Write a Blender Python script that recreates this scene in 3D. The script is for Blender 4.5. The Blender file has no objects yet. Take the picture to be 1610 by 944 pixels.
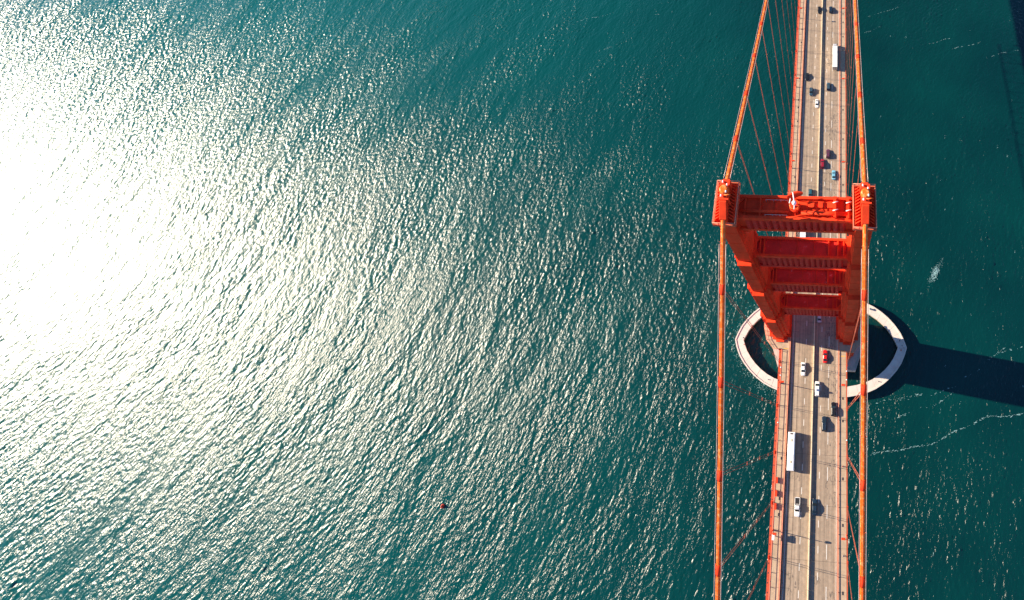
import bpy, math, random
import numpy as np
from mathutils import Vector, Matrix

random.seed(7)
R = math.radians
scene = bpy.context.scene
C = scene.collection

# ------------------------------------------------------------------ camera
cam_d = bpy.data.cameras.new('camera')
cam = bpy.data.objects.new('camera', cam_d)
C.objects.link(cam)
cam.location = (7.584, -37.056, 332.141)
cam.rotation_euler = (R(32.4586), R(3.3767), R(2.7978))
cam_d.sensor_fit = 'HORIZONTAL'
cam_d.sensor_width = 36.0
cam_d.lens = 888.951 / 1610 * 36.0
cam_d.shift_x = (805 - 1244.514) / 1610
cam_d.shift_y = (108.081 - 472) / 1610
cam_d.clip_start = 1.0
cam_d.clip_end = 60000
scene.camera = cam

# ------------------------------------------------------------------ light
SUN_AZ, SUN_EL = 172.4, 26.2
world = bpy.data.worlds.new('World')
scene.world = world
world.use_nodes = True
wn = world.node_tree
bg = wn.nodes['Background']
sky = wn.nodes.new('ShaderNodeTexSky')
sky.sky_type = 'NISHITA'
sky.sun_disc = False
sky.sun_elevation = R(SUN_EL)
sky.sun_rotation = R((90 - SUN_AZ) % 360)
sky.air_density = 1.0
sky.dust_density = 0.2
sky.ozone_density = 7.0
wn.links.new(sky.outputs[0], bg.inputs[0])
bg.inputs[1].default_value = 0.08
sun_d = bpy.data.lights.new('sun', 'SUN')
sun_d.energy = 5.0
sun_d.angle = R(0.5)
sun_d.color = (1.0, 0.83, 0.63)
sun = bpy.data.objects.new('sun', sun_d)
C.objects.link(sun)
sv = Vector((math.cos(R(SUN_EL)) * math.cos(R(SUN_AZ)), math.cos(R(SUN_EL)) * math.sin(R(SUN_AZ)), math.sin(R(SUN_EL))))
sun.rotation_euler = sv.to_track_quat('Z', 'Y').to_euler()
sun.location = (-300, 40, 400)
vs = scene.view_settings
vs.view_transform = 'Standard'
vs.look = 'None'
vs.exposure = 1.3
vs.gamma = 1.0
vs.use_curve_mapping = False

# ------------------------------------------------------------------ helpers
class MB:
    """collects shapes, then links them as ONE mesh object"""
    def __init__(self):
        self.v = []; self.f = []; self.sm = []
    def add(self, vs, fs, smooth=False):
        n = len(self.v)
        self.v += [tuple(p) for p in vs]
        self.f += [tuple(i + n for i in f) for f in fs]
        self.sm += [smooth] * len(fs)
        return self
    def box(self, x0, x1, y0, y1, z0, z1):
        return self.add([(x0, y0, z0), (x1, y0, z0), (x1, y1, z0), (x0, y1, z0), (x0, y0, z1), (x1, y0, z1), (x1, y1, z1), (x0, y1, z1)],
                        [(3, 2, 1, 0), (4, 5, 6, 7), (0, 1, 5, 4), (1, 2, 6, 5), (2, 3, 7, 6), (3, 0, 4, 7)])
    def frustum(self, b, t, z0, z1):
        """b, t = (x0,x1,y0,y1) at z0 and z1"""
        return self.add([(b[0], b[2], z0), (b[1], b[2], z0), (b[1], b[3], z0), (b[0], b[3], z0),
                         (t[0], t[2], z1), (t[1], t[2], z1), (t[1], t[3], z1), (t[0], t[3], z1)],
                        [(3, 2, 1, 0), (4, 5, 6, 7), (0, 1, 5, 4), (1, 2, 6, 5), (2, 3, 7, 6), (3, 0, 4, 7)])
    def tube(self, pts, rad, n=10, cap=True):
        pts = [Vector(p) for p in pts]
        rs = rad if isinstance(rad, (list, tuple)) else [rad] * len(pts)
        vs = []; fs = []
        up0 = None
        for i, p in enumerate(pts):
            d = (pts[min(i + 1, len(pts) - 1)] - pts[max(i - 1, 0)]).normalized()
            ref = Vector((0, 0, 1)) if abs(d.z) < 0.95 else Vector((1, 0, 0))
            a = d.cross(ref).normalized(); b = a.cross(d).normalized()
            for k in range(n):
                t = 2 * math.pi * k / n
                vs.append(p + (a * math.cos(t) + b * math.sin(t)) * rs[i])
        for i in range(len(pts) - 1):
            for k in range(n):
                k2 = (k + 1) % n
                fs.append((i * n + k, i * n + k2, (i + 1) * n + k2, (i + 1) * n + k))
        self.add(vs, fs, True)
        if cap:
            m = len(self.v) - len(vs)
            self.f.append(tuple(m + k for k in reversed(range(n)))); self.sm.append(False)
            e = m + (len(pts) - 1) * n
            self.f.append(tuple(e + k for k in range(n))); self.sm.append(False)
        return self
    def prism(self, poly, z0, z1):
        """vertical extrusion of a ccw polygon"""
        n = len(poly)
        vs = [(x, y, z0) for x, y in poly] + [(x, y, z1) for x, y in poly]
        fs = [tuple(reversed(range(n))), tuple(range(n, 2 * n))]
        fs += [(i, (i + 1) % n, (i + 1) % n + n, i + n) for i in range(n)]
        return self.add(vs, fs)
    def prism_x(self, poly, x0, x1):
        """extrusion along x of a (y,z) polygon"""
        n = len(poly)
        vs = [(x0, y, z) for y, z in poly] + [(x1, y, z) for y, z in poly]
        fs = [tuple(reversed(range(n))), tuple(range(n, 2 * n))]
        fs += [(i, (i + 1) % n, (i + 1) % n + n, i + n) for i in range(n)]
        return self.add(vs, fs)
    def mesh(self, name, mat):
        me = bpy.data.meshes.new(name)
        me.from_pydata(self.v, [], self.f)
        me.polygons.foreach_set('use_smooth', self.sm)
        if mat: me.materials.append(mat)
        me.update()
        return me
    def build(self, name, mat, parent=None, loc=(0, 0, 0), bevel=0):
        o = bpy.data.objects.new(name, self.mesh(name, mat))
        C.objects.link(o)
        o.location = loc
        if parent: o.parent = parent
        if bevel:
            b = o.modifiers.new('bevel', 'BEVEL'); b.width = bevel; b.segments = 2; b.limit_method = 'ANGLE'
        return o

def tag(o, label=None, cat=None, group=None, kind=None):
    if label: o['label'] = label
    if cat: o['category'] = cat
    if group: o['group'] = group
    if kind: o['kind'] = kind
    return o
def empty(name, loc=(0, 0, 0), rz=0):
    o = bpy.data.objects.new(name, None)
    C.objects.link(o); o.location = loc; o.rotation_euler = (0, 0, rz)
    o.empty_display_size = 0.5
    return o
def inst(name, me, parent, loc=(0, 0, 0), rz=0):
    o = bpy.data.objects.new(name, me)
    C.objects.link(o); o.location = loc; o.rotation_euler = (0, 0, rz)
    o.parent = parent
    return o
def copy_tree(o, parent=None):
    c = o.copy(); C.objects.link(c)
    if parent: c.parent = parent
    for ch in list(o.children): copy_tree(ch, c)
    return c

# ------------------------------------------------------------------ materials
def mat(name, col, rough=0.6, metal=0.0, var=0.15, scale=0.6, col2=None, stretch=(1, 1, 1), bump=0.0, bscale=6, stain=None):
    m = bpy.data.materials.new(name); m.use_nodes = True
    nt = m.node_tree; N = nt.nodes; L = nt.links
    p = N['Principled BSDF']
    p.inputs['Roughness'].default_value = rough
    p.inputs['Metallic'].default_value = metal
    g = N.new('ShaderNodeNewGeometry')
    mp = N.new('ShaderNodeMapping'); mp.inputs['Scale'].default_value = stretch
    L.new(g.outputs['Position'], mp.inputs['Vector'])
    nz = N.new('ShaderNodeTexNoise'); nz.inputs['Scale'].default_value = scale
    nz.inputs['Detail'].default_value = 6; nz.inputs['Roughness'].default_value = 0.65
    L.new(mp.outputs[0], nz.inputs['Vector'])
    rmp = N.new('ShaderNodeValToRGB')
    c2 = col2 or tuple(c * (1 - var) for c in col)
    c1 = tuple(min(1, c * (1 + var)) for c in col)
    rmp.color_ramp.elements[0].position = 0.32; rmp.color_ramp.elements[0].color = (*c2, 1)
    rmp.color_ramp.elements[1].position = 0.68; rmp.color_ramp.elements[1].color = (*c1, 1)
    L.new(nz.outputs[0], rmp.inputs[0])
    out = rmp.outputs[0]
    if stain:
        scol, sscale, lo, hi = stain
        n2 = N.new('ShaderNodeTexNoise'); n2.inputs['Scale'].default_value = sscale; n2.inputs['Detail'].default_value = 8
        n2.inputs['Roughness'].default_value = 0.75
        L.new(g.outputs['Position'], n2.inputs['Vector'])
        r2 = N.new('ShaderNodeMapRange'); r2.inputs[1].default_value = lo; r2.inputs[2].default_value = hi
        L.new(n2.outputs[0], r2.inputs[0])
        mx = N.new('ShaderNodeMix'); mx.data_type = 'RGBA'
        L.new(r2.outputs[0], mx.inputs[0]); L.new(out, mx.inputs[6]); mx.inputs[7].default_value = (*scol, 1)
        out = mx.outputs[2]
    L.new(out, p.inputs['Base Color'])
    if bump:
        nb = N.new('ShaderNodeTexNoise'); nb.inputs['Scale'].default_value = bscale; nb.inputs['Detail'].default_value = 5
        L.new(g.outputs['Position'], nb.inputs['Vector'])
        b = N.new('ShaderNodeBump'); b.inputs['Strength'].default_value = bump; b.inputs['Distance'].default_value = 0.05
        L.new(nb.outputs[0], b.inputs['Height']); L.new(b.outputs[0], p.inputs['Normal'])
    p.inputs['Specular IOR Level'].default_value = (0.08 if 'orange' in name else 0.3) if rough > 0.35 else 0.5
    return m

ORANGE = mat('orange_paint', (0.78, 0.057, 0.017), 0.6, var=0.18, scale=0.5, stretch=(1, 1, 0.25), bump=0.2, stain=((0.52, 0.038, 0.02), 0.9, 0.58, 0.78))
ORANGE_SHADE_STAINED = mat('orange_paint_shaded_with_droppings', (0.62, 0.034, 0.024), 0.6, var=0.18, scale=0.4, stain=((0.62, 0.36, 0.36), 0.8, 0.60, 0.74))  # same tower paint, its shaded crimson put in the base colour, plus droppings
CABLE = mat('cable_paint', (0.86, 0.13, 0.008), 0.40, var=0.08, scale=1.2, stretch=(1, 0.4, 1), bump=0.15, stain=((0.90, 0.45, 0.18), 1.3, 0.50, 0.70))
ROPE = mat('rope_paint', (0.30, 0.075, 0.045), 0.6, var=0.3, scale=0.5)
HANDROPE = mat('galvanised_rope', (0.55, 0.42, 0.38), 0.4, 0.3, var=0.2)
RAIL = mat('railing_paint', (0.56, 0.12, 0.055), 0.5, var=0.2, scale=1.0, stain=((0.55, 0.32, 0.24), 1.5, 0.58, 0.75))
CHORD = mat('chord_paint', (0.50, 0.075, 0.03), 0.6, var=0.2, scale=0.8, stain=((0.30, 0.06, 0.035), 1.2, 0.55, 0.75))
RAIL_PINK = mat('faded_railing_paint', (0.66, 0.27, 0.17), 0.55, var=0.2, scale=1.0)
WALK = mat('sidewalk_concrete', (0.40, 0.308, 0.212), 0.85, var=0.16, scale=0.5, bump=0.3, stain=((0.24, 0.17, 0.125), 0.8, 0.60, 0.85))
FENDER = mat('fender_concrete', (0.60, 0.54, 0.48), 0.85, var=0.10, scale=0.25, bump=0.4, bscale=2, stain=((0.30, 0.21, 0.15), 0.35, 0.60, 0.78))
PIER = mat('pier_concrete', (0.42, 0.35, 0.31), 0.9, var=0.2, scale=0.3, bump=0.4, stain=((0.2, 0.16, 0.13), 0.3, 0.55, 0.75))
BARRIER = mat('barrier_concrete', (0.62, 0.52, 0.36), 0.8, var=0.1, scale=1.0)
WHITE = mat('white_paint', (0.8, 0.79, 0.76), 0.45, var=0.05)
WHITE_MARK = mat('road_marking_paint', (0.72, 0.70, 0.64), 0.6, var=0.14, scale=2.0)
YELLOW_MARK = mat('yellow_marking_paint', (0.70, 0.36, 0.04), 0.6, var=0.12, scale=2.0)
DARK = mat('dark_rubber', (0.02, 0.02, 0.022), 0.7, var=0.2)
JOINT = mat('joint_filler', (0.07, 0.06, 0.055), 0.8, var=0.2)
HATCH = mat('cast_iron', (0.05, 0.05, 0.06), 0.5, 0.4, var=0.3)
GLASS = mat('tinted_glass', (0.012, 0.02, 0.026), 0.06, var=0.1)
CHROME = mat('grey_metal', (0.42, 0.43, 0.45), 0.3, 0.8, var=0.1)
LENS = mat('lamp_lens', (0.75, 0.78, 0.8), 0.1, var=0.05)
REDLENS = mat('red_lens', (0.45, 0.02, 0.02), 0.2, var=0.05)
SKIN = mat('skin', (0.45, 0.27, 0.19), 0.6, var=0.05)
FOAM = mat('foam', (0.20, 0.36, 0.37), 0.8, var=0.1)

def tide_band(m, zlim, col):
    nt = m.node_tree; N = nt.nodes; L = nt.links; p = N['Principled BSDF']
    src = p.inputs['Base Color'].links[0].from_socket
    g = N.new('ShaderNodeNewGeometry'); sx = N.new('ShaderNodeSeparateXYZ'); L.new(g.outputs['Position'], sx.inputs[0])
    nz = N.new('ShaderNodeTexNoise'); nz.inputs['Scale'].default_value = 0.5; L.new(g.outputs['Position'], nz.inputs['Vector'])
    ad = N.new('ShaderNodeMath'); ad.operation = 'MULTIPLY_ADD'; L.new(nz.outputs[0], ad.inputs[0]); ad.inputs[1].default_value = 1.6; L.new(sx.outputs[2], ad.inputs[2])
    r = N.new('ShaderNodeMapRange'); r.inputs[1].default_value = zlim; r.inputs[2].default_value = zlim + 0.6; L.new(ad.outputs[0], r.inputs[0])
    mx = N.new('ShaderNodeMix'); mx.data_type = 'RGBA'; L.new(r.outputs[0], mx.inputs[0]); mx.inputs[6].default_value = (*col, 1); L.new(src, mx.inputs[7])
    L.new(mx.outputs[2], p.inputs['Base Color'])
tide_band(FENDER, 2.2, (0.10, 0.085, 0.05))
tide_band(PIER, 3.0, (0.09, 0.08, 0.05))
def road_material():
    m = bpy.data.materials.new('roadway_concrete'); m.use_nodes = True
    nt = m.node_tree; N = nt.nodes; L = nt.links; p = N['Principled BSDF']
    p.inputs['Roughness'].default_value = 0.8
    g = N.new('ShaderNodeNewGeometry')
    # long streaks of wheel wear along the traffic direction
    mp = N.new('ShaderNodeMapping'); mp.inputs['Scale'].default_value = (1.1, 0.012, 1)
    L.new(g.outputs['Position'], mp.inputs['Vector'])
    n1 = N.new('ShaderNodeTexNoise'); n1.inputs['Scale'].default_value = 1.0; n1.inputs['Detail'].default_value = 5
    L.new(mp.outputs[0], n1.inputs['Vector'])
    r1 = N.new('ShaderNodeValToRGB')
    r1.color_ramp.elements[0].position = 0.33; r1.color_ramp.elements[0].color = (0.22, 0.170, 0.122, 1)
    r1.color_ramp.elements[1].position = 0.66; r1.color_ramp.elements[1].color = (0.40, 0.306, 0.218, 1)
    L.new(n1.outputs[0], r1.inputs[0])
    n2 = N.new('ShaderNodeTexNoise'); n2.inputs['Scale'].default_value = 0.9; n2.inputs['Detail'].default_value = 8
    L.new(g.outputs['Position'], n2.inputs['Vector'])
    r2 = N.new('ShaderNodeMapRange'); r2.inputs[1].default_value = 0.3; r2.inputs[2].default_value = 0.75
    r2.inputs[3].default_value = 0.82; r2.inputs[4].default_value = 1.12
    L.new(n2.outputs[0], r2.inputs[0])
    mu = N.new('ShaderNodeMix'); mu.data_type = 'RGBA'; mu.blend_type = 'MULTIPLY'; mu.inputs[0].default_value = 1
    L.new(r1.outputs[0], mu.inputs[6]); L.new(r2.outputs[0], mu.inputs[7])
    # tar sealed cracks: thin contour lines of a stretched noise, only in patches
    mp3 = N.new('ShaderNodeMapping'); mp3.inputs['Scale'].default_value = (0.55, 0.16, 1)
    L.new(g.outputs['Position'], mp3.inputs['Vector'])
    n3 = N.new('ShaderNodeTexNoise'); n3.inputs['Scale'].default_value = 1.4; n3.inputs['Detail'].default_value = 4
    L.new(mp3.outputs[0], n3.inputs['Vector'])
    s = N.new('ShaderNodeMath'); s.operation = 'SUBTRACT'; s.inputs[1].default_value = 0.5
    L.new(n3.outputs[0], s.inputs[0])
    a = N.new('ShaderNodeMath'); a.operation = 'ABSOLUTE'; L.new(s.outputs[0], a.inputs[0])
    lt = N.new('ShaderNodeMath'); lt.operation = 'LESS_THAN'; lt.inputs[1].default_value = 0.014
    L.new(a.outputs[0], lt.inputs[0])
    n4 = N.new('ShaderNodeTexNoise'); n4.inputs['Scale'].default_value = 0.05; n4.inputs['Detail'].default_value = 2
    L.new(g.outputs['Position'], n4.inputs['Vector'])
    sx = N.new('ShaderNodeSeparateXYZ'); L.new(g.outputs['Position'], sx.inputs[0])
    rx = N.new('ShaderNodeMapRange'); rx.inputs[1].default_value = 1; rx.inputs[2].default_value = 7
    rx.inputs[3].default_value = 0.0; rx.inputs[4].default_value = 0.2
    L.new(sx.outputs[0], rx.inputs[0])
    ad = N.new('ShaderNodeMath'); ad.operation = 'ADD'; L.new(n4.outputs[0], ad.inputs[0]); L.new(rx.outputs[0], ad.inputs[1])
    gt = N.new('ShaderNodeMath'); gt.operation = 'GREATER_THAN'; gt.inputs[1].default_value = 0.66
    L.new(ad.outputs[0], gt.inputs[0])
    mm = N.new('ShaderNodeMath'); mm.operation = 'MULTIPLY'; L.new(lt.outputs[0], mm.inputs[0]); L.new(gt.outputs[0], mm.inputs[1])
    m8 = N.new('ShaderNodeMath'); m8.operation = 'MULTIPLY'; m8.inputs[1].default_value = 0.8; L.new(mm.outputs[0], m8.inputs[0])
    mx = N.new('ShaderNodeMix'); mx.data_type = 'RGBA'
    L.new(m8.outputs[0], mx.inputs[0]); L.new(mu.outputs[2], mx.inputs[6]); mx.inputs[7].default_value = (0.09, 0.075, 0.065, 1)
    L.new(mx.outputs[2], p.inputs['Base Color'])
    return m
ROAD = road_material()

def water_material():
    m = bpy.data.materials.new('sea_water'); m.use_nodes = True
    nt = m.node_tree; N = nt.nodes; L = nt.links
    N.remove(N['Principled BSDF'])
    g = N.new('ShaderNodeNewGeometry')
    n1 = N.new('ShaderNodeTexNoise'); n1.inputs['Scale'].default_value = 0.02; n1.inputs['Detail'].default_value = 5
    L.new(g.outputs['Position'], n1.inputs['Vector'])
    r1 = N.new('ShaderNodeValToRGB')
    r1.color_ramp.elements[0].position = 0.3; r1.color_ramp.elements[0].color = (0.0003, 0.0235, 0.0255, 1)
    r1.color_ramp.elements[1].position = 0.7; r1.color_ramp.elements[1].color = (0.0005, 0.037, 0.0355, 1)
    # paler turquoise towards the glare, its bright veil painted into the colour, ragged edge
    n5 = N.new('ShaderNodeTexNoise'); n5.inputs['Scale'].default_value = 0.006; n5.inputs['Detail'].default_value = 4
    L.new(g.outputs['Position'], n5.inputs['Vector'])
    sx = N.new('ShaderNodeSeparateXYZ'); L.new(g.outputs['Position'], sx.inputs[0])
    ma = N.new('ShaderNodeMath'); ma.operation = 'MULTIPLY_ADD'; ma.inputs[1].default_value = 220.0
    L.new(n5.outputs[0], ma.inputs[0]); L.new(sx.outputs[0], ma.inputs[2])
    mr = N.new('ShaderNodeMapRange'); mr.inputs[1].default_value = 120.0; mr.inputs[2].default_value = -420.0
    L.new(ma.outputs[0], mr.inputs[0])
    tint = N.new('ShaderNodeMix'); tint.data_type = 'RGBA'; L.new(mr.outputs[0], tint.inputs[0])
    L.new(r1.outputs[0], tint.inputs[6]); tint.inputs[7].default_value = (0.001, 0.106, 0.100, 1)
    L.new(n1.outputs[0], r1.inputs[0])
    # ripples too small for the mesh: crests run the same way as the waves
    mp = N.new('ShaderNodeMapping'); mp.vector_type = 'TEXTURE'
    mp.inputs['Rotation'].default_value = (0, 0, R(-18)); mp.inputs['Scale'].default_value = (1.0, 2.2, 1)
    L.new(g.outputs['Position'], mp.inputs['Vector'])
    n2 = N.new('ShaderNodeTexNoise'); n2.inputs['Scale'].default_value = 0.9; n2.inputs['Detail'].default_value = 3; n2.inputs['Roughness'].default_value = 0.55
    L.new(mp.outputs[0], n2.inputs['Vector'])
    b = N.new('ShaderNodeBump'); b.inputs['Strength'].default_value = 1.0; b.inputs['Distance'].default_value = WATER_BUMP
    # gusts and slicks: ripples stronger in some patches, nearly gone in others
    mpg = N.new('ShaderNodeMapping'); mpg.vector_type = 'TEXTURE'; mpg.inputs['Rotation'].default_value = (0, 0, R(-24)); mpg.inputs['Scale'].default_value = (26.0, 75.0, 1)
    L.new(g.outputs['Position'], mpg.inputs['Vector'])
    ng = N.new('ShaderNodeTexNoise'); ng.inputs['Scale'].default_value = 1.0; ng.inputs['Detail'].default_value = 5; L.new(mpg.outputs[0], ng.inputs['Vector'])
    rg = N.new('ShaderNodeMapRange'); rg.inputs[1].default_value = 0.3; rg.inputs[2].default_value = 0.7; rg.inputs[3].default_value = 0.45; rg.inputs[4].default_value = 1.2
    L.new(ng.outputs[0], rg.inputs[0])
    hm_ = N.new('ShaderNodeMath'); hm_.operation = 'MULTIPLY'; L.new(n2.outputs[0], hm_.inputs[0]); L.new(rg.outputs[0], hm_.inputs[1])
    L.new(hm_.outputs[0], b.inputs['Height'])
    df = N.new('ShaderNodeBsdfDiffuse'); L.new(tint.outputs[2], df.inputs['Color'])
    # light scattered back from inside the water does not follow the slope of the surface
    # except a little, where waves thin or thicken the layer above
    sc = N.new('ShaderNodeVectorMath'); sc.operation = 'MULTIPLY_ADD'; sc.inputs[1].default_value = (0.30, 0.30, 0.30); sc.inputs[2].default_value = (0, 0, 0.70)
    L.new(b.outputs[0], sc.inputs[0]); nv = N.new('ShaderNodeVectorMath'); nv.operation = 'NORMALIZE'; L.new(sc.outputs[0], nv.inputs[0]); L.new(nv.outputs[0], df.inputs['Normal'])
    gl = N.new('ShaderNodeBsdfGlossy'); gl.distribution = 'BECKMANN'; gl.inputs['Roughness'].default_value = WATER_ROUGH
    L.new(b.outputs[0], gl.inputs['Normal'])
    fr = N.new('ShaderNodeFresnel'); fr.inputs['IOR'].default_value = 1.45; L.new(b.outputs[0], fr.inputs['Normal'])
    mx = N.new('ShaderNodeMixShader')
    L.new(fr.outputs[0], mx.inputs[0]); L.new(df.outputs[0], mx.inputs[1]); L.new(gl.outputs[0], mx.inputs[2])
    L.new(mx.outputs[0], N['Material Output'].inputs[0])
    return m
WATER_BUMP = 0.58; WATER_ROUGH = 0.325
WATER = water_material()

# ------------------------------------------------------------------ water: one sheet, FFT wind waves in the middle, flat to the horizon
NX, NY, DX = 1536, 768, 0.60
X0, Y0 = -745.0, -170.0
def make_water():
    rng = np.random.default_rng(11)
    kx = np.fft.fftfreq(NX, DX) * 2 * np.pi; ky = np.fft.fftfreq(NY, DX) * 2 * np.pi
    KX, KY = np.meshgrid(kx, ky)
    K = np.hypot(KX, KY); K[0, 0] = 1e-3
    th = np.arctan2(KY, KX)
    def layer(dirdeg, lp, spread, cutoff, rms):
        kp = 2 * np.pi / lp
        S = K ** -4.0 * np.exp(-1.25 * (kp / K) ** 2) * np.exp(-(K * cutoff) ** 2)
        D = np.abs(np.cos((th - R(dirdeg)))) ** spread
        A = np.sqrt(S * D); A[0, 0] = 0
        h = np.fft.ifft2(A * (rng.normal(size=K.shape) + 1j * rng.normal(size=K.shape))).real
        gx = np.gradient(h, DX, axis=1); gy = np.gradient(h, DX, axis=0)
        return h * rms / np.sqrt((gx ** 2 + gy ** 2).mean())
    unit = lambda q: q / q.std()
    gust = np.clip(1.0 + 0.24 * unit(layer(75, 130, 4, 9.0, 1.0)) + 0.22 * unit(layer(-20, 45, 3, 3.0, 1.0)), 0.35, 1.3)
    h = layer(-14, 17, 6, 0.4, 0.05) + gust * (layer(-16, 4.0, 3, 0.14, 0.070) + layer(-34, 2.4, 4, 0.12, 0.092) + layer(24, 2.8, 2, 0.12, 0.072))
    # sharpen the crests a little
    s = h.std(); h = h + 0.04 * (h * h / s - s)
    ix = np.minimum(np.arange(NX), NX - 1 - np.arange(NX)); iy = np.minimum(np.arange(NY), NY - 1 - np.arange(NY))
    t = np.clip(np.minimum(ix[None, :], iy[:, None]) / 18.0, 0, 1)
    return (h * t).astype(np.float32)
HF = make_water()
def sea_z(x, y):
    i = int(round((x - X0) / DX)); j = int(round((y - Y0) / DX))
    return float(HF[min(max(j, 0), NY - 1), min(max(i, 0), NX - 1)])
def build_water():
    xs = X0 + np.arange(NX) * DX; ys = Y0 + np.arange(NY) * DX
    XX, YY = np.meshgrid(xs, ys)
    co = np.stack([XX, YY, HF], -1).reshape(-1, 3).astype(np.float32)
    idx = np.arange(NX * NY).reshape(NY, NX)
    q = np.stack([idx[:-1, :-1], idx[:-1, 1:], idx[1:, 1:], idx[1:, :-1]], -1).reshape(-1, 4)
    n = len(co)
    B = 20000.0
    outer = np.array([[-B, -B, 0], [B, -B, 0], [B, B, 0], [-B, B, 0]], np.float32)
    c = [idx[0, 0], idx[0, -1], idx[-1, -1], idx[-1, 0]]
    skirt = np.array([[n, n + 1, c[1], c[0]], [n + 1, n + 2, c[2], c[1]], [n + 2, n + 3, c[3], c[2]], [n + 3, n, c[0], c[3]]])
    co = np.concatenate([co, outer]); q = np.concatenate([q, skirt]).astype(np.int32)
    me = bpy.data.meshes.new('water')
    me.vertices.add(len(co)); me.vertices.foreach_set('co', co.ravel())
    me.loops.add(q.size); me.loops.foreach_set('vertex_index', q.ravel())
    me.polygons.add(len(q)); me.polygons.foreach_set('loop_start', np.arange(0, q.size, 4, dtype=np.int32))
    me.polygons.foreach_set('use_smooth', np.ones(len(q), bool))
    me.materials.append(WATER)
    me.update(calc_edges=True)
    o = bpy.data.objects.new('water', me); C.objects.link(o)
    tag(o, kind='structure', label='teal sea with wind waves and sun glitter')
build_water()

# ------------------------------------------------------------------ constants of the bridge
S = 15.24          # distance between suspenders
W = 13.716         # half distance between the cables
ZD = 75.0          # roadway level
YA, YB = -9 * S, 14 * S
def cable_z(y):
    if y >= 0: z = 227 - 143 * (1 - (1 - y / 640.0) ** 2)
    else: z = 227 + 0.64 * y + 0.000574 * y * y
    if abs(y) < 4: z -= 0.9 * (1 - abs(y) / 4) ** 2
    return z

# ------------------------------------------------------------------ deck: roadway, sidewalks
road = MB().box(-9.35, 10.62, YA, YB, ZD - 0.9, ZD - 0.05).build('roadway', JOINT)
tag(road, kind='structure', label='tan concrete bridge roadway with lanes and joints')
ext = MB().box(-13.5, 13.5, YB + 0.02, YB + 420, ZD - 1.4, ZD - 0.02).box(-13.5, 13.5, YA - 260, YA - 0.02, ZD - 1.4, ZD - 0.02).build('roadway_base', ROAD, road)
G = 0.035
strips = [(-9.0, -5.78, S / 4), (-5.78, -2.9, S), (-2.9, 0.25, S), (0.25, 5.57, S), (5.57, 10.1, S)]
for (a, b, L) in strips:
    me = MB().box(a + G, b - G if b in (-5.78, 5.57) else b - 0.008, G, L - G, -0.055, 0).mesh('slab', ROAD)
    n = int(round((YB - YA) / L))
    for i in range(n): inst('slab', me, road, (0, YA + i * L, ZD + random.uniform(-0.004, 0.004)))
dash2 = MB().box(-0.095, 0.095, 0, 2.0, 0, 0.008).mesh('lane_dash', WHITE_MARK)
dash4 = MB().box(-0.095, 0.095, 0, 4.0, 0, 0.008).mesh('lane_dash', WHITE_MARK)
y = -29.7 - 7.06 * 12
while y < 190:
    inst('lane_dash', dash2, road, (-2.95, y, ZD + 0.006)); y += 7.06
y = -45.9 - 7.06 * 10
while y < 190:
    inst('lane_dash', dash2, road, (3.42, y, ZD + 0.006)); y += 7.06
y = -53.4 - 11.1 * 5
while y < 190:
    inst('lane_dash', dash4, road, (6.42, y, ZD + 0.006)); y += 11.1
for (xx, ww, mm) in ((-8.2, 0.06, WHITE_MARK), (9.75, 0.06, WHITE_MARK)):
    MB().box(xx - ww, xx + ww, YA, YB, ZD + 0.006, ZD + 0.013).build('edge_line', mm, road)

def sidewalk(name, x0, x1, label):
    o = MB().box(x0, x1, YA, YB, ZD - 0.7, ZD + 0.10).build(name, JOINT)
    tag(o, kind='structure', label=label)
    L = S / 4
    me = MB().box(x0 + 0.03, x1 - 0.03, 0.03, L - 0.03, 0, 0.06).mesh('slab', WALK)
    for i in range(int(round((YB - YA) / L))):
        yy = YA + i * L
        if -8 < yy + L / 2 < 8: continue
        inst('slab', me, o, (0, yy, ZD + 0.10 + random.uniform(0, 0.01)))
    return o
swl = sidewalk('sidewalk_left', -12.65, -9.75, 'narrow concrete sidewalk on the left side of the roadway')
swr = sidewalk('sidewalk_right', 10.62, 13.35, 'sunlit concrete sidewalk on the right side of the roadway')
# paving and hatches that run round the tower legs
def octo(s):
    return [(s * 16.6, -10.6), (s * 19.4, -7.2), (s * 20.6, -2.4), (s * 20.6, 2.4), (s * 19.4, 7.2), (s * 16.6, 10.6), (s * 9.8, 10.6), (s * 9.8, -10.6)]
for s, sw in ((-1, swl), (1, swr)):
    pl = octo(s) if s > 0 else list(reversed(octo(s)))
    MB().prism(pl, ZD - 1.1, ZD + 0.165).build('tower_landing', WALK, sw)
hm = MB().box(-0.3, 0.3, -0.45, 0.45, 0, 0.012).mesh('hatch', HATCH)
for y in (-27, -34.5, -52.6, -66, -84, 44, 60.7, 84.5, 101, 138, 147, 157, 163): inst('hatch', hm, swr, (12.1, y, ZD + 0.172))
for y in (-47.5, -59.6, -64.2, -88, 64, 94, 102, 106.5, 119.5, 143, 152): inst('hatch', hm, swl, (-10.9, y, ZD + 0.172))
ym = MB().box(-0.9, 0.9, -0.13, 0.13, 0, 0.01).mesh('yellow_stripe', YELLOW_MARK)
for y in (-10.3, -12.2): inst('yellow_stripe', ym, swr, (12.0, y, ZD + 0.172))
inst('yellow_stripe', ym, swl, (-11.2, -10.4, ZD + 0.172))

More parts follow.
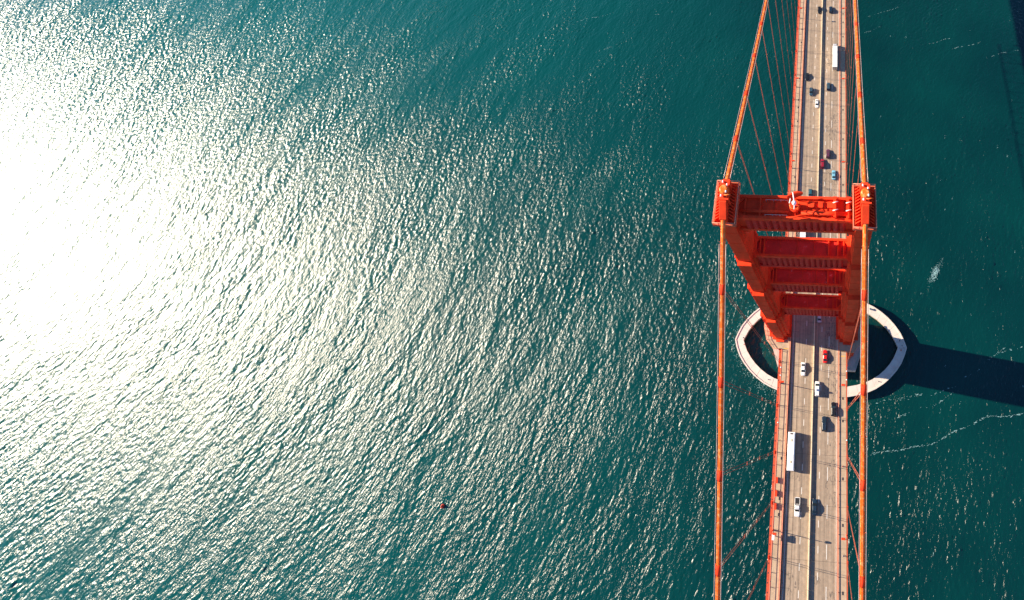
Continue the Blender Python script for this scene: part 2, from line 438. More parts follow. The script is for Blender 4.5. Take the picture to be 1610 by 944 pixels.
# median barrier of concrete blocks
mb = empty('median_barrier', (0.32, 0, ZD))
tag(mb, 'long cream concrete barrier dividing the roadway lanes', 'barrier')
blk = MB().prism_x([(0.03, 0), (S / 4 - 0.03, 0), (S / 4 - 0.03, 0.98), (0.03, 0.98)], -0.15, 0.15)
blk.box(-0.3, 0.3, 0.03, S / 4 - 0.03, 0, 0.2)
bme = blk.mesh('barrier_block', BARRIER)
for i in range(int(round((YB - YA) / (S / 4)))): inst('barrier_block', bme, mb, (random.uniform(-0.01, 0.01), YA + i * S / 4, 0.002))

# railings
def railing(name, x, h, label, rails, post_w, step, m, y0=YA, y1=YB, gap=None, base=None):
    o = empty(name, (x, 0, ZD + 0.05)); tag(o, label, 'railing')
    segs = [(y0, y1)] if not gap else [(y0, -gap), (gap, y1)]
    for a, b in segs:
        for (zz, ww, hh) in rails: MB().box(-ww, ww, a, b, zz, zz + hh).build('rail', m, o)
        if base: MB().box(base[0], base[1], a, b, -0.5, base[2]).build('rail_base', m, o)
    pm = MB().box(-post_w, post_w, -post_w, post_w, 0, h).mesh('post', m)
    n = int((y1 - y0) / step)
    for i in range(n + 1):
        yy = y0 + i * step
        if gap and abs(yy) < gap: continue
        inst('post', pm, o, (0, yy, 0))
    return o
railing('sidewalk_railing', -12.8, 1.25, 'red outer railing along the left sidewalk with posts', [(1.15, 0.08, 0.12), (0.22, 0.05, 0.06)], 0.06, S / 4, RAIL_PINK, gap=10.8)
railing('sidewalk_railing', 13.5, 1.25, 'red outer railing along the right sidewalk with posts', [(1.15, 0.10, 0.12), (0.22, 0.05, 0.06)], 0.06, S / 4, RAIL, gap=10.8)
railing('traffic_railing', -9.45, 0.9, 'faded red rail between left sidewalk and roadway', [(0.72, 0.16, 0.2), (0.30, 0.08, 0.18)], 0.12, S / 4, RAIL_PINK, base=(-0.2, 0.2, 0.62))
railing('traffic_railing', 10.38, 0.5, 'faded red rail between right sidewalk and roadway', [(0.42, 0.13, 0.16)], 0.1, S / 4, RAIL_PINK, base=(-0.22, 0.22, 0.16))
for s, lb in ((-1, 'angled railing round the sunlit sidewalk bay at the left tower leg'), (1, 'angled railing round the shaded sidewalk bay at the right tower leg')):
    o = empty('bay_railing', (0, 0, ZD + 0.16)); tag(o, lb, 'railing')
    pts = octo(s)[:6]
    pts = [(s * 12.9, -10.6)] + pts + [(s * 12.9, 10.6)]
    for a, b in zip(pts[:-1], pts[1:]):
        MB().tube([(*a, 1.15), (*b, 1.15)], 0.10, 6).tube([(*a, 0.5), (*b, 0.5)], 0.04, 6).build('rail', RAIL_PINK, o)
        n = max(1, int(math.dist(a, b) / 1.6))
        for i in range(n):
            t = i / n
            MB().box(-0.07, 0.07, -0.07, 0.07, 0, 1.2).build('post', RAIL_PINK, o, (a[0] + (b[0] - a[0]) * t, a[1] + (b[1] - a[1]) * t, 0))

# stiffening trusses
rivet = MB().box(-0.16, 0.16, -0.22, 0.22, 0, 0.012).mesh('chord_hole', HATCH)
for s, lb in ((-1, 'orange stiffening truss under the left deck edge'), (1, 'orange stiffening truss under the right deck edge')):
    t = empty('stiffening_truss', (s * 13.45, 0, ZD)); tag(t, lb, 'truss')
    hw = 0.5 if s < 0 else 0.32
    for a, b in ((YA, -10.9), (10.9, YB)): MB().box(-hw, hw, a, b, -1.0, 0.02).build('top_chord', CHORD, t)
    MB().box(-0.16, 0.16, YA, YB, -7.95, -7.6).build('bottom_chord', ORANGE, t)
    w = MB()
    n = int(round((YB - YA) / (S / 2)))
    for i in range(n):
        y = YA + i * S / 2
        w.box(-0.1, 0.1, y - 0.1, y + 0.1, -7.6, -1.0)
        if abs(y) > 1e9: continue
        a, b = (-7.6, -1.0) if i % 2 else (-1.0, -7.6)
        w.tube([(0, y, a), (0, y + S / 2, b)], 0.08, 4)
    tag(w.build('truss_web', ORANGE, t), kind='stuff')
    if s < 0:
        y = YA + 1
        while y < YB - 1:
            if abs(y) > 11.5: inst('chord_hole', rivet, t, (-0.12, y, 0.022))
            y += S / 6
# floor beams under the deck
fb = empty('deck_floor', (0, 0, ZD)); tag(fb, 'steel floor beams carrying the bridge deck from below', 'beams')
bm_ = MB().box(-13.0, 13.0, -0.25, 0.25, -3.2, -1.15).mesh('floor_beam', ORANGE)
for i in range(int(round((YB - YA) / S)) + 1): inst('floor_beam', bm_, fb, (0, YA + i * S, 0))

# ------------------------------------------------------------------ tower
tower = empty('bridge_tower', (0, 0, 0))
tag(tower, 'tall red-orange steel bridge tower with two stepped legs and four cross struts', 'bridge tower')
# (z0, z1, body half width x, column half length y)
SEC = [(12.5, 76.0, 4.5, 8.0), (76.0, 119.5, 3.8, 6.9), (119.5, 161.0, 3.15, 5.9), (161.0, 192.0, 2.5, 4.8), (192.0, 222.6, 1.85, 3.75)]
for s in (-1, 1):
    cx = s * W
    leg = None
    for i, (z0, z1, w, a) in enumerate(SEC):
        m = MB()
        m.box(-1.64, 1.64, -a, a, z0 - 0.3, z1)                       # front and rear column
        m.box(-w, w, -(a - 1.9), a - 1.9, z0 - 0.3, z1 + 0.04)        # body
        m.box(-(w + 1.64) / 2, (w + 1.64) / 2, -(a - 0.9), a - 0.9, z0 - 0.3, z1 + 0.02)
        if leg is None: leg = m.build('leg', ORANGE, tower, (cx, 0, 0))
        else: m.build('leg_tier', ORANGE, leg)
        # cap flange at the top of each tier and plate joints
        nb = max(2, int((z1 - z0) / 7.6))
        for k in range(nb + (0 if i == 4 else 1)):
            zz = z0 + (z1 - z0) * k / nb if k < nb else z1 - 0.55
            if zz < 76.5 or (k == 0): continue
            f = MB(); e = 0.05 if k < nb else 0.12; hh = 0.16 if k < nb else 0.45
            f.box(-1.64 - e, 1.64 + e, -a - e, a + e, zz, zz + hh)
            f.box(-w - e, w + e, -(a - 1.9) - e, a - 1.9 + e, zz + 0.01, zz + hh + 0.01)
            f.build('plate_joint', ORANGE, leg)

STR = [(213.0, 221.5, 11.9), (181.3, 192.0, 11.9), (149.6, 161.0, 11.3), (107.4, 121.5, 10.6)]
finm = {}
for i, (z0, z1, xi) in enumerate(STR):
    h = 2.15
    top = ORANGE if i == 0 else ORANGE_SHADE_STAINED
    st = MB().box(-xi, xi, -h + 0.28, h - 0.28, z0, z1 - 0.7).build('strut', top, tower)
    for sy in (-1, 1):
        # rims standing up along both edges, and bands on the faces
        MB().box(-xi, xi, sy * h - 0.28, sy * h + 0.28, z1 - 1.5, z1).build('rim', ORANGE, st)
        MB().box(-xi, xi, sy * h - 0.24, sy * h + 0.24, z0 - 0.15, z0 + 1.1).build('bottom_band', top, st)
        nf = 15
        fw = 0.62
        fm = MB()
        zA, zB = z0 + 1.1, z1 - 1.5
        # each fluted fin is a wedge: proud on one side, flush on the other
        y0 = h - 0.30; y1 = h + 0.20
        fm.prism([(-fw, y0), (fw, y0), (fw * 0.1, y1), (-fw, y1)][::1], zA, zB) if sy > 0 else fm.prism([(-fw, -y1), (fw * 0.1, -y1), (fw, -y0), (-fw, -y0)], zA, zB)
        me = fm.mesh('fin', ORANGE_SHADE_STAINED)
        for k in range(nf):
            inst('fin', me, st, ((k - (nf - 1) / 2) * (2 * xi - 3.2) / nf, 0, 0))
    # stiffeners across the top
    xs = (-0.86, -0.78, -0.45, -0.1, 0.25, 0.55, 0.74, 0.86) if i else (-0.86, -0.6, -0.35)
    for u in xs:
        tall = abs(u) > 0.5
        MB().box(u * xi - (0.14 if tall else 0.05), u * xi + (0.14 if tall else 0.05), -h + 0.3, h - 0.3, z1 - 0.7, z1 - (0.12 if tall else 0.58)).build('stiffener', ORANGE, st)
    # stepped brackets where the strut meets the legs
    for s in (-1, 1):
        for (dx, dz, hy) in ((3.0, 1.3, 1.7), (2.0, 2.7, 1.6), (1.1, 4.3, 1.5)):
            x0, x1 = sorted((s * xi, s * (xi - dx)))
            MB().box(x0, x1, -hy, hy, z0 - dz, z0 + 0.05 - 0.01 * dx).build('bracket', ORANGE, st)
        # triangular gussets on the top
        g = MB(); x = s * (xi - 0.1)
        for sy in (-1, 1):
            pl = [(x, sy * 1.85), (x - s * 1.5, sy * 1.85), (x, sy * 0.3)]
            if (s * sy) > 0: pl = pl[::-1]
            g.prism(pl if s * sy < 0 else pl, z1 - 0.7, z1 - 0.2)
        g.build('gusset', ORANGE, st)
    if i == 0:
        top_strut = st
# fittings on the top strut
for x in (8.0, 10.6):
    o = MB().box(x - 0.42, x + 0.42, -2.5, 2.5, 221.0, 221.62).box(x - 0.12, x + 0.12, -2.1, 2.1, 221.62, 222.4).build('cross_plate', ORANGE, top_strut)
    for y in (-0.6, 1.0): MB().tube([(x - 0.5, y - 0.15, 222.55), (x + 0.55, y + 0.15, 222.55)], 0.10, 8).build('white_tube', WHITE, o)
MB().tube([(1.2, -1.0, 221.35), (11.6, -1.0, 221.35)], 0.45, 12).build('service_pipe', ORANGE, top_strut)
MB().tube([(-11.6, -0.9, 221.3), (-1.4, -0.9, 221.3)], 0.28, 12).build('service_pipe', ORANGE, top_strut)
for y in (-1.75, 1.3):
    MB().tube([(-6, y, 222.0), (-1.6, y, 222.0)], 0.05, 6).build('hand_rail', HANDROPE, top_strut)
    for x in (-6, -4.5, -3, -1.6): MB().tube([(x, y, 220.8), (x, y, 222.0)], 0.05, 6).build('rail_post', HANDROPE, top_strut)
for x0 in (2.6, 4.6, 6.4):
    MB().box(x0, x0 + 1.2, 0.2, 1.5, 220.8, 221.25).build('equipment_box', ORANGE, top_strut, bevel=0.05)
    MB().tube([(x0, -1.7, 220.8), (x0, -1.7, 222.3), (x0 + 0.9, -1.7, 222.3), (x0 + 0.9, -1.7, 220.8)], 0.06, 6).build('ladder_rail', ORANGE, top_strut)

# platform and saddle housing on top of each leg
for s, side in ((-1, 'left'), (1, 'right')):
    pf = MB().box(-2.05, 2.05, -4.2, 4.2, 221.7, 222.1).build('platform', ORANGE, tower, (s * W, 0, 0))
    for (x0, x1, y0, y1) in ((-2.3, -2.05, -4.45, 4.45), (2.05, 2.3, -4.45, 4.45), (-2.05, 2.05, -4.45, -4.2), (-2.05, 2.05, 4.2, 4.45)):
        MB().box(x0, x1, y0, y1, 222.1, 222.95).build('platform_edge', RAIL, pf)
    for (a, b) in (((-2.2, -4.35), (2.2, -4.35)), ((2.2, -4.35), (2.2, 4.35)), ((2.2, 4.35), (-2.2, 4.35)), ((-2.2, 4.35), (-2.2, -4.35))):
        MB().tube([(*a, 224.1), (*b, 224.1)], 0.06, 6).tube([(*a, 223.5), (*b, 223.5)], 0.04, 6).build('guard_rail', RAIL_PINK, pf)
    for x in (-2.2, 0, 2.2):
        for y in (-4.35, 4.35):
            MB().tube([(x, y, 222.9), (x, y, 224.1)], 0.05, 6).build('guard_post', RAIL_PINK, pf)
    for y in (-2.2, 0, 2.2):
        for x in (-2.2, 2.2):
            MB().tube([(x, y, 222.9), (x, y, 224.1)], 0.05, 6).build('guard_post', RAIL_PINK, pf)
    hsg = MB().prism_x([(-4.0, 222.7), (4.0, 222.7), (4.0, 225.9), (1.6, 227.35), (-1.2, 227.35), (-4.0, 225.1)], -0.72, 0.72).build('saddle_housing', ORANGE, tower, (s * W, 0, 0), bevel=0.08)
    MB().tube([(0, 1.2, 226.9), (0, 1.2, 227.75), (0, 1.2, 227.95)], [0.95, 0.9, 0.6], 16).build('saddle_cap', CABLE, hsg)
    MB().box(-0.95, 0.95, 2.3, 3.3, 224.2, 226.95).build('clamp', ORANGE, hsg, bevel=0.05)
    MB().box(-0.95, 1.15, -0.9, -0.55, 224.2, 227.6).build('clamp', ORANGE, hsg, bevel=0.05)
    MB().tube([(0.2, 0.2, 227.3), (1.35, 0.2, 227.5)], 0.13, 8).build('arm', CABLE, hsg)
    for (x, y, z) in ((-0.45, 2.9, 227.2), (0.55, 0.6, 228.1), (-0.4, -0.1, 227.7), (0.5, 2.2, 227.5)):
        MB().tube([(x, y - 0.22, z), (x, y + 0.22, z)], 0.15, 8).build('white_lamp', WHITE, hsg)
    # grating: slanting bars both sides of the housing, carried on a beam
    for sx in (-1, 1):
        MB().box(sx * 1.75 - 0.09, sx * 1.75 + 0.09, -3.7, 3.7, 222.75, 223.9).build('grating_beam', ORANGE, pf)
        bar = MB().tube([(sx * 0.72, 0.0, 225.0), (sx * 1.85, -0.35, 223.95)], 0.09, 6).mesh('bar', ORANGE)
        for k in range(12): inst('bar', bar, pf, (0, -3.3 + k * 0.62, 0))

# beacon on the middle of the top strut
bc = empty('aviation_beacon', (-0.1, 0.0, 220.8)); tag(bc, 'white aviation beacon with curved red screens on the top strut', 'beacon')
MB().tube([(0, 0, 0), (0, 0, 1.2), (0, 0, 1.3)], [1.05, 1.05, 0.9], 20).build('pedestal', ORANGE, bc)
MB().tube([(0, 0, 1.3), (0, 0, 3.0)], 0.22, 10).build('post', CHROME, bc)
MB().tube([(0, 0, 3.0), (0, 0, 3.2), (0, 0, 3.7), (0, 0, 3.95)], [0.3, 0.45, 0.45, 0.15], 14).build('lantern', LENS, bc)
MB().tube([(-0.35, 2.1, 3.5), (0.05, 0, 3.3), (0.05, -1.2, 3.2)], 0.11, 8).build('antenna', WHITE, bc)
MB().tube([(-1.0, 0.2, 2.6), (-0.8, 1.1, 2.9)], 0.12, 8).build('antenna', WHITE, bc)
for (x, y) in ((-0.75, -0.6), (0.7, 0.5), (0.75, -0.6), (-0.8, 0.6)):
    MB().tube([(x, y, 1.2), (x, y, 2.6)], 0.07, 6).build('cage_post', CABLE, bc)
MB().tube([(0.95 * math.cos(t * math.pi / 10), 0.95 * math.sin(t * math.pi / 10), 2.55) for t in range(21)], 0.07, 6).build('cage_ring', CABLE, bc)
for sy in (-1, 1):
    # a curved sheet, bowed towards the beacon
    vs = []; n = 12
    m = MB()
    for k in range(n + 1):
        u = k / n
        x = -1.5 + 3.1 * u
        yy = 1.35 + 0.9 * u ** 1.2 if sy > 0 else -(2.4 - 0.55 * u)
        wdt = 0.9 * math.sin(math.pi * (0.12 + 0.8 * u)) + 0.12
        zt = 2.6
        vs.append((x, yy, zt - wdt * 1.1)); vs.append((x, yy - sy * -0.25 * wdt, zt)); vs.append((x + 0.02, yy - sy * -0.75 * wdt, zt + 0.45 * wdt))
    vs2 = [(x, y + 0.05, z - 0.06) for x, y, z in vs]
    fs = []
    N3 = len(vs)
    for k in range(n):
        for j in range(2):
            a = k * 3 + j
            fs.append((a, a + 3, a + 4, a + 1)); fs.append((N3 + a + 1, N3 + a + 4, N3 + a + 3, N3 + a))
    for k in range(n):
        for j in (0, 2):
            a = k * 3 + j; fs.append((a, a + 3, N3 + a + 3, N3 + a))
    m.add(vs + vs2, fs, True)
    m.build('screen', ORANGE, bc)
    MB().tube([(0.2, sy * 1.7, 0), (0.2, sy * 1.75, 2.2)], 0.08, 6).build('screen_post', ORANGE, bc)

# ------------------------------------------------------------------ pier and fender
pr = MB().prism([(-24, 0), (-21.6, -6.5), (-19.6, -12.2), (-9, -12.2), (9, -12.2), (19.6, -12.2), (21.6, -6.5), (24, 0), (21.6, 6.5), (19.6, 12.2), (-19.6, 12.2), (-21.6, 6.5)], -6, 12.4).build('tower_pier', PIER)
tag(pr, 'stepped concrete pier standing in the water under the tower', 'pier')
MB().prism([(-22.5, 0), (-20.3, -6), (-18.6, -11), (18.6, -11), (20.3, -6), (22.5, 0), (20.3, 6), (18.6, 11), (-18.6, 11), (-20.3, 6)], 12.4, 13.6).build('pier_cap', PIER, pr)

fx = 1.3
Q = [(45.0, 0.3), (42.0, 7.2), (36.2, 14.0), (28.6, 19.3), (20.0, 22.4), (10.0, 24.0), (0, 24.5)]
def ringpts(q):
    a = [(x, y) for x, y in q]
    ring = a + [(-x, y) for x, y in reversed(a[:-1])]
    ring += [(x, -y) for x, y in reversed(ring)]
    # remove the doubled tip points
    out = []
    for p in ring:
        if not out or math.dist(p, out[-1]) > 0.8: out.append(p)
    return out
def smooth_q(q):
    out = []
    for i in range(len(q) - 1):
        p0, p1, p2, p3 = q[max(i - 1, 0)], q[i], q[i + 1], (q[i + 2] if i + 2 < len(q) else (-q[i][0], q[i][1]))
        for t in (0.0, 0.5):
            out.append(tuple(0.5 * ((2 * b_) + (-a_ + c_) * t + (2 * a_ - 5 * b_ + 4 * c_ - d_) * t * t + (-a_ + 3 * b_ - 3 * c_ + d_) * t ** 3) for a_, b_, c_, d_ in zip(p0, p1, p2, p3)))
    return out + [q[-1]]
OUT = ringpts(smooth_q(Q))
def inner(p):
    th = math.atan2(p[1] / 24.5, p[0] / 45.0)
    k = 4.5
    # move towards the centre along the ellipse normal
    n = Vector((p[0] / 45.0 ** 2, p[1] / 24.5 ** 2)).normalized()
    return (p[0] - n.x * k, p[1] - n.y * k)
fender = MB()
n = len(OUT)
fen = empty('pier_fender', (fx, 0, 0)); tag(fen, 'pointed oval concrete fender ring standing in the sea round the tower pier', 'fender')
ZF = 4.0
for i in range(n):
    a, b = OUT[i], OUT[(i + 1) % n]
    for k in range(1):
        t0, t1 = 0.006, 0.994
        P = lambda p, q, t: (p[0] + (q[0] - p[0]) * t, p[1] + (q[1] - p[1]) * t)
        oa, ob = P(a, b, t0), P(a, b, t1)
        ia, ib = P(inner(a), inner(b), t0), P(inner(a), inner(b), t1)
        dz = random.uniform(-0.06, 0.06)
        nx = Vector((oa[0] - ia[0], oa[1] - ia[1])).normalized()
        vs = []
        # wall with a low kerb on the outer side
        prof = [(0, -4), (0, ZF + 0.35), (-0.7, ZF + 0.35), (-0.75, ZF), (-4.9, ZF), (-4.9, -4)]
        for (o_, i_) in ((oa, ia), (ob, ib)):
            d = Vector((i_[0] - o_[0], i_[1] - o_[1])); 
            for (r, z) in prof:
                q = Vector(o_) + d * (-r / 4.9)
                vs.append((q.x, q.y, z + dz))
        m_ = len(prof)
        fs = [(j, (j + 1) % m_, (j + 1) % m_ + m_, j + m_) for j in range(m_)]
        fs += [tuple(reversed(range(m_))), tuple(range(m_, 2 * m_))]
        MB().add(vs, fs).build('wall_block', FENDER, fen)
# bits on top of the fender
for (x, y, sx, sy, sz, m_) in ((26.8, 18.0, 0.8, 1.0, 1.4, CHROME), (41.5, 3.2, 0.35, 0.35, 0.9, HATCH), (42.6, 1.0, 0.3, 0.6, 0.7, HATCH), (42.0, -1.2, 0.5, 0.3, 0.5, RAIL), (43.4, 0.3, 0.3, 0.3, 2.2, WHITE), (30.0, -16.0, 0.3, 0.3, 0.8, HATCH), (-40.5, 1.2, 0.4, 0.4, 0.9, HATCH), (-40.0, -2.0, 0.3, 0.4, 0.5, RAIL), (-26.0, -17.6, 0.3, 0.3, 0.6, HATCH)):
    MB().tube([(x, y, ZF), (x, y, ZF + sz * 0.7), (x, y, ZF + sz * 0.72), (x, y, ZF + sz)], [sx * 0.55, sx * 0.5, sx * 0.75, sx * 0.7], 10).build('bollard', m_, fen)

# ------------------------------------------------------------------ main cables, bands, hand ropes
CY0, CY1 = -260, 330
for s, lb in ((-1, 'thick orange main suspension cable over the left tower leg'), (1, 'thick orange main suspension cable over the right tower leg')):
    pts = []
    y = CY0
    while y <= CY1:
        pts.append((0, y, cable_z(y) - 227)); y += 1.0 if abs(y) < 6 else 4.0
    mc = MB().tube(pts, 0.46, 16).build('main_cable', CABLE, None, (s * W, 0, 227))
    tag(mc, lb, 'cable')
    for k in range(-12, 13):
        if k == 0: continue
        y0 = -k * S
        p0 = Vector((0, y0 - 0.85, cable_z(y0 - 0.85) - 227)); p1 = Vector((0, y0 + 0.85, cable_z(y0 + 0.85) - 227))
        d = (p1 - p0)
        MB().tube([p0, p0 + d * 0.1, p0 + d * 0.12, p0 + d * 0.88, p0 + d * 0.9, p1], [0.54, 0.54, 0.6, 0.6, 0.54, 0.54], 16).build('cable_band', ORANGE, mc)
    for sx in (-1, 1):
        for a, b in ((CY0, -4.2), (4.2, CY1)):
            pp = []
            y = a
            while y <= b: pp.append((sx * 0.66, y, cable_z(y) - 227 + 0.6)); y += 4
            MB().tube(pp, 0.055, 6).build('hand_rope', HANDROPE, mc)
        for k in range(-24, 25):
            y0 = -k * S / 2
            if k == 0: continue
            z = cable_z(y0) - 227
            MB().tube([(sx * 0.4, y0, z), (sx * 0.66, y0, z + 0.62)], 0.05, 6).build('stanchion', RAIL, mc)

# ------------------------------------------------------------------ suspender ropes
ORD = ['first', 'second', 'third', 'fourth', 'fifth', 'sixth', 'seventh', 'eighth', 'ninth', 'tenth', 'eleventh', 'twelfth']
for s, side in ((-1, 'left'), (1, 'right')):
    for k in range(-12, 9):
        if k == 0: continue
        y0 = -k * S
        zt = cable_z(y0)
        o = empty('suspender', (s * W, y0, ZD)); 
        tag(o, '%s pair of suspender ropes %s the tower on the %s cable' % (ORD[abs(k) - 1], 'above' if k < 0 else 'below', side), 'suspender ropes', 'suspender ropes of the %s cable' % side)
        for dy in (-0.28, 0.28):
            MB().tube([(0, dy, -1.0), (0, dy, zt - ZD)], 0.085 if (s > 0 and k > 0) else 0.06, 6).build('rope', ROPE, o)
        for u in (0.2, 0.42, 0.66):
            if zt - ZD > 30: MB().box(-0.13, 0.13, -0.42, 0.42, u * (zt - ZD), u * (zt - ZD) + 0.3).build('spreader', ROPE, o)
        MB().box(-0.25, 0.25, -0.5, 0.5, -0.9, 0.35).build('socket', ORANGE, o)

# ------------------------------------------------------------------ street lamps
def lamp(x, y, s, label):
    o = empty('street_lamp', (x, y, ZD + 0.15)); tag(o, label, 'street lamp', 'street lamps along the bridge deck')
    MB().box(-0.22, 0.22, -0.22, 0.22, 0, 0.9).build('base', ORANGE, o, bevel=0.03)
    MB().tube([(0, 0, 0.9), (0, 0, 7.4), (0, 0, 8.4), (-s * 0.35, 0, 8.9), (-s * 1.0, 0, 9.0)], [0.13, 0.10, 0.09, 0.08, 0.08], 8).build('pole', ORANGE, o)
    h = MB().frustum((-0.7, 0.7, -0.34, 0.34), (-0.6, 0.6, -0.25, 0.25), 0, 0.5).build('lantern', ORANGE, o, (-s * 1.35, 0, 8.75))
    MB().box(-0.4, 0.4, -0.16, 0.16, -0.06, 0).build('lens', LENS, h)
names = {-68.6: 'second below the tower', -22.86: 'first below the tower', 22.86: 'first above the tower', 68.6: 'second above the tower', 114.3: 'third above the tower', 160.0: 'fourth above the tower'}
for y, nm in names.items():
    lamp(-12.75, y, -1, 'orange street lamp on the left deck edge, ' + nm)
    lamp(13.45, y, 1, 'orange street lamp on the right deck edge, ' + nm)

# ------------------------------------------------------------------ sidewalk furniture
for (y, lb) in ((-54.2, 'orange steel cabinet on left sidewalk beside the bus, topmost of three'), (-58.1, 'orange steel cabinet on left sidewalk below the bus, middle of three'), (-61.9, 'orange steel cabinet on left sidewalk beside the white pickup, lowest of three')):
    o = MB().box(-0.28, 0.28, -0.85, 0.85, 0.08, 1.25).build('steel_cabinet', ORANGE, None, (-12.15, y, ZD + 0.165), bevel=0.03)
    tag(o, lb, 'cabinet', 'orange cabinets on the left sidewalk')
    MB().box(-0.32, 0.32, -0.9, 0.9, 1.25, 1.32).build('lid', ORANGE, o)
    for yy in (-0.6, 0.6): MB().box(-0.22, 0.22, yy - 0.1, yy + 0.1, 0, 0.08).build('foot', HATCH, o)
o = empty('sign_cabinet', (-12.2, -70.2, ZD + 0.165)); tag(o, 'white box on an orange post beside the lowest left street lamp', 'cabinet')
MB().box(-0.12, 0.12, -0.12, 0.12, 0, 2.2).build('post', ORANGE, o)
MB().box(-0.45, 0.45, -0.8, 0.8, 2.2, 3.5).build('box', WHITE, o, bevel=0.05)
MB().box(0.0, 0.85, 0.82, 1.15, 2.6, 3.2).build('bracket', ORANGE, o)
k = 0
for (x, y, lb) in ((-12.78, -17.4, 'white lantern on left railing nearest the tower'), (-12.78, -20.2, 'white lantern on left railing just above the first street lamp below the tower'), (-12.78, -36.2, 'white lantern on left railing above the bus'),
                   (13.5, -17.6, 'white lantern on right railing nearest the tower'), (13.5, -20.6, 'white lantern on right railing just above the first street lamp below the tower'), (13.5, -40.6, 'white lantern on right railing beside the bus')):
    o = MB().tube([(0, 0, 1.2), (0, 0, 1.6)], 0.05, 6).build('rail_lantern', RAIL, None, (x, y, ZD + 0.05)); tag(o, lb, 'lantern', 'white lanterns on the railings')
    MB().tube([(0, 0, 1.55), (0, 0, 1.62), (0, 0, 1.9), (0, 0, 2.0)], [0.12, 0.24, 0.24, 0.1], 12).build('globe', WHITE, o)

# ------------------------------------------------------------------ vehicles
PAINT = {}
def paint(name, col, rough=0.28):
    if name not in PAINT: PAINT[name] = mat(name + '_car_paint', col, rough, var=0.03, scale=1.0)
    return PAINT[name]
def loft(secs, n_mid=0):
    """secs: (y, half width, z bottom, z shoulder, z top) -> closed hull"""
    vs = []; fs = []
    for (y, hw, zb, zs, zt) in secs:
        vs += [(-hw * 0.86, y, zb), (-hw * 0.99, y, zb + 0.14), (-hw, y, (zb + zs) / 2), (-hw * 0.97, y, zs), (-hw * 0.86, y, zt - 0.02), (-hw * 0.45, y, zt + 0.01), (0, y, zt + 0.02),
               (hw * 0.45, y, zt + 0.01), (hw * 0.86, y, zt - 0.02), (hw * 0.97, y, zs), (hw, y, (zb + zs) / 2), (hw * 0.99, y, zb + 0.14), (hw * 0.86, y, zb)]
    n = 13
    for i in range(len(secs) - 1):
        for k in range(n):
            k2 = (k + 1) % n
            fs.append((i * n + k, (i + 1) * n + k, (i + 1) * n + k2, i * n + k2))
    fs.append(tuple(range(n)))
    e = (len(secs) - 1) * n
    fs.append(tuple(e + k for k in reversed(range(n))))
    return vs, fs
WHEEL = MB().tube([(-0.11, 0, 0), (0.11, 0, 0)], 0.33, 16).mesh('wheel', DARK)
RIM = MB().tube([(-0.115, 0, 0), (0.115, 0, 0)], 0.2, 10).mesh('rim', CHROME)
WHEEL_B = MB().tube([(-0.15, 0, 0), (0.15, 0, 0)], 0.5, 16).mesh('wheel', DARK)
RIM_B = MB().tube([(-0.155, 0, 0), (0.155, 0, 0)], 0.28, 10).mesh('rim', CHROME)
def wheels(o, hw, ys, big=False):
    for y in ys:
        for sx in (-1, 1):
            w = inst('wheel', WHEEL_B if big else WHEEL, o, (sx * (hw - 0.12), y, 0.5 if big else 0.33))
            inst('rim', RIM_B if big else RIM, w)
def quad(o, name, m, pts, inset=0.07, lift=0.012, th=0.01):
    """a window pane lying just outside the face given by four corners"""
    P = [Vector(p) for p in pts]
    c = sum(P, Vector()) / 4
    nrm = (P[1] - P[0]).cross(P[3] - P[0]).normalized()
    Qs = [p + (c - p).normalized() * inset for p in P]
    a = [q + nrm * lift for q in Qs]; b = [q - nrm * th for q in Qs]
    return MB().add(a + b, [(0, 1, 2, 3), (7, 6, 5, 4), (0, 4, 5, 1), (1, 5, 6, 2), (2, 6, 7, 3), (3, 7, 4, 0)]).build(name, m, o)
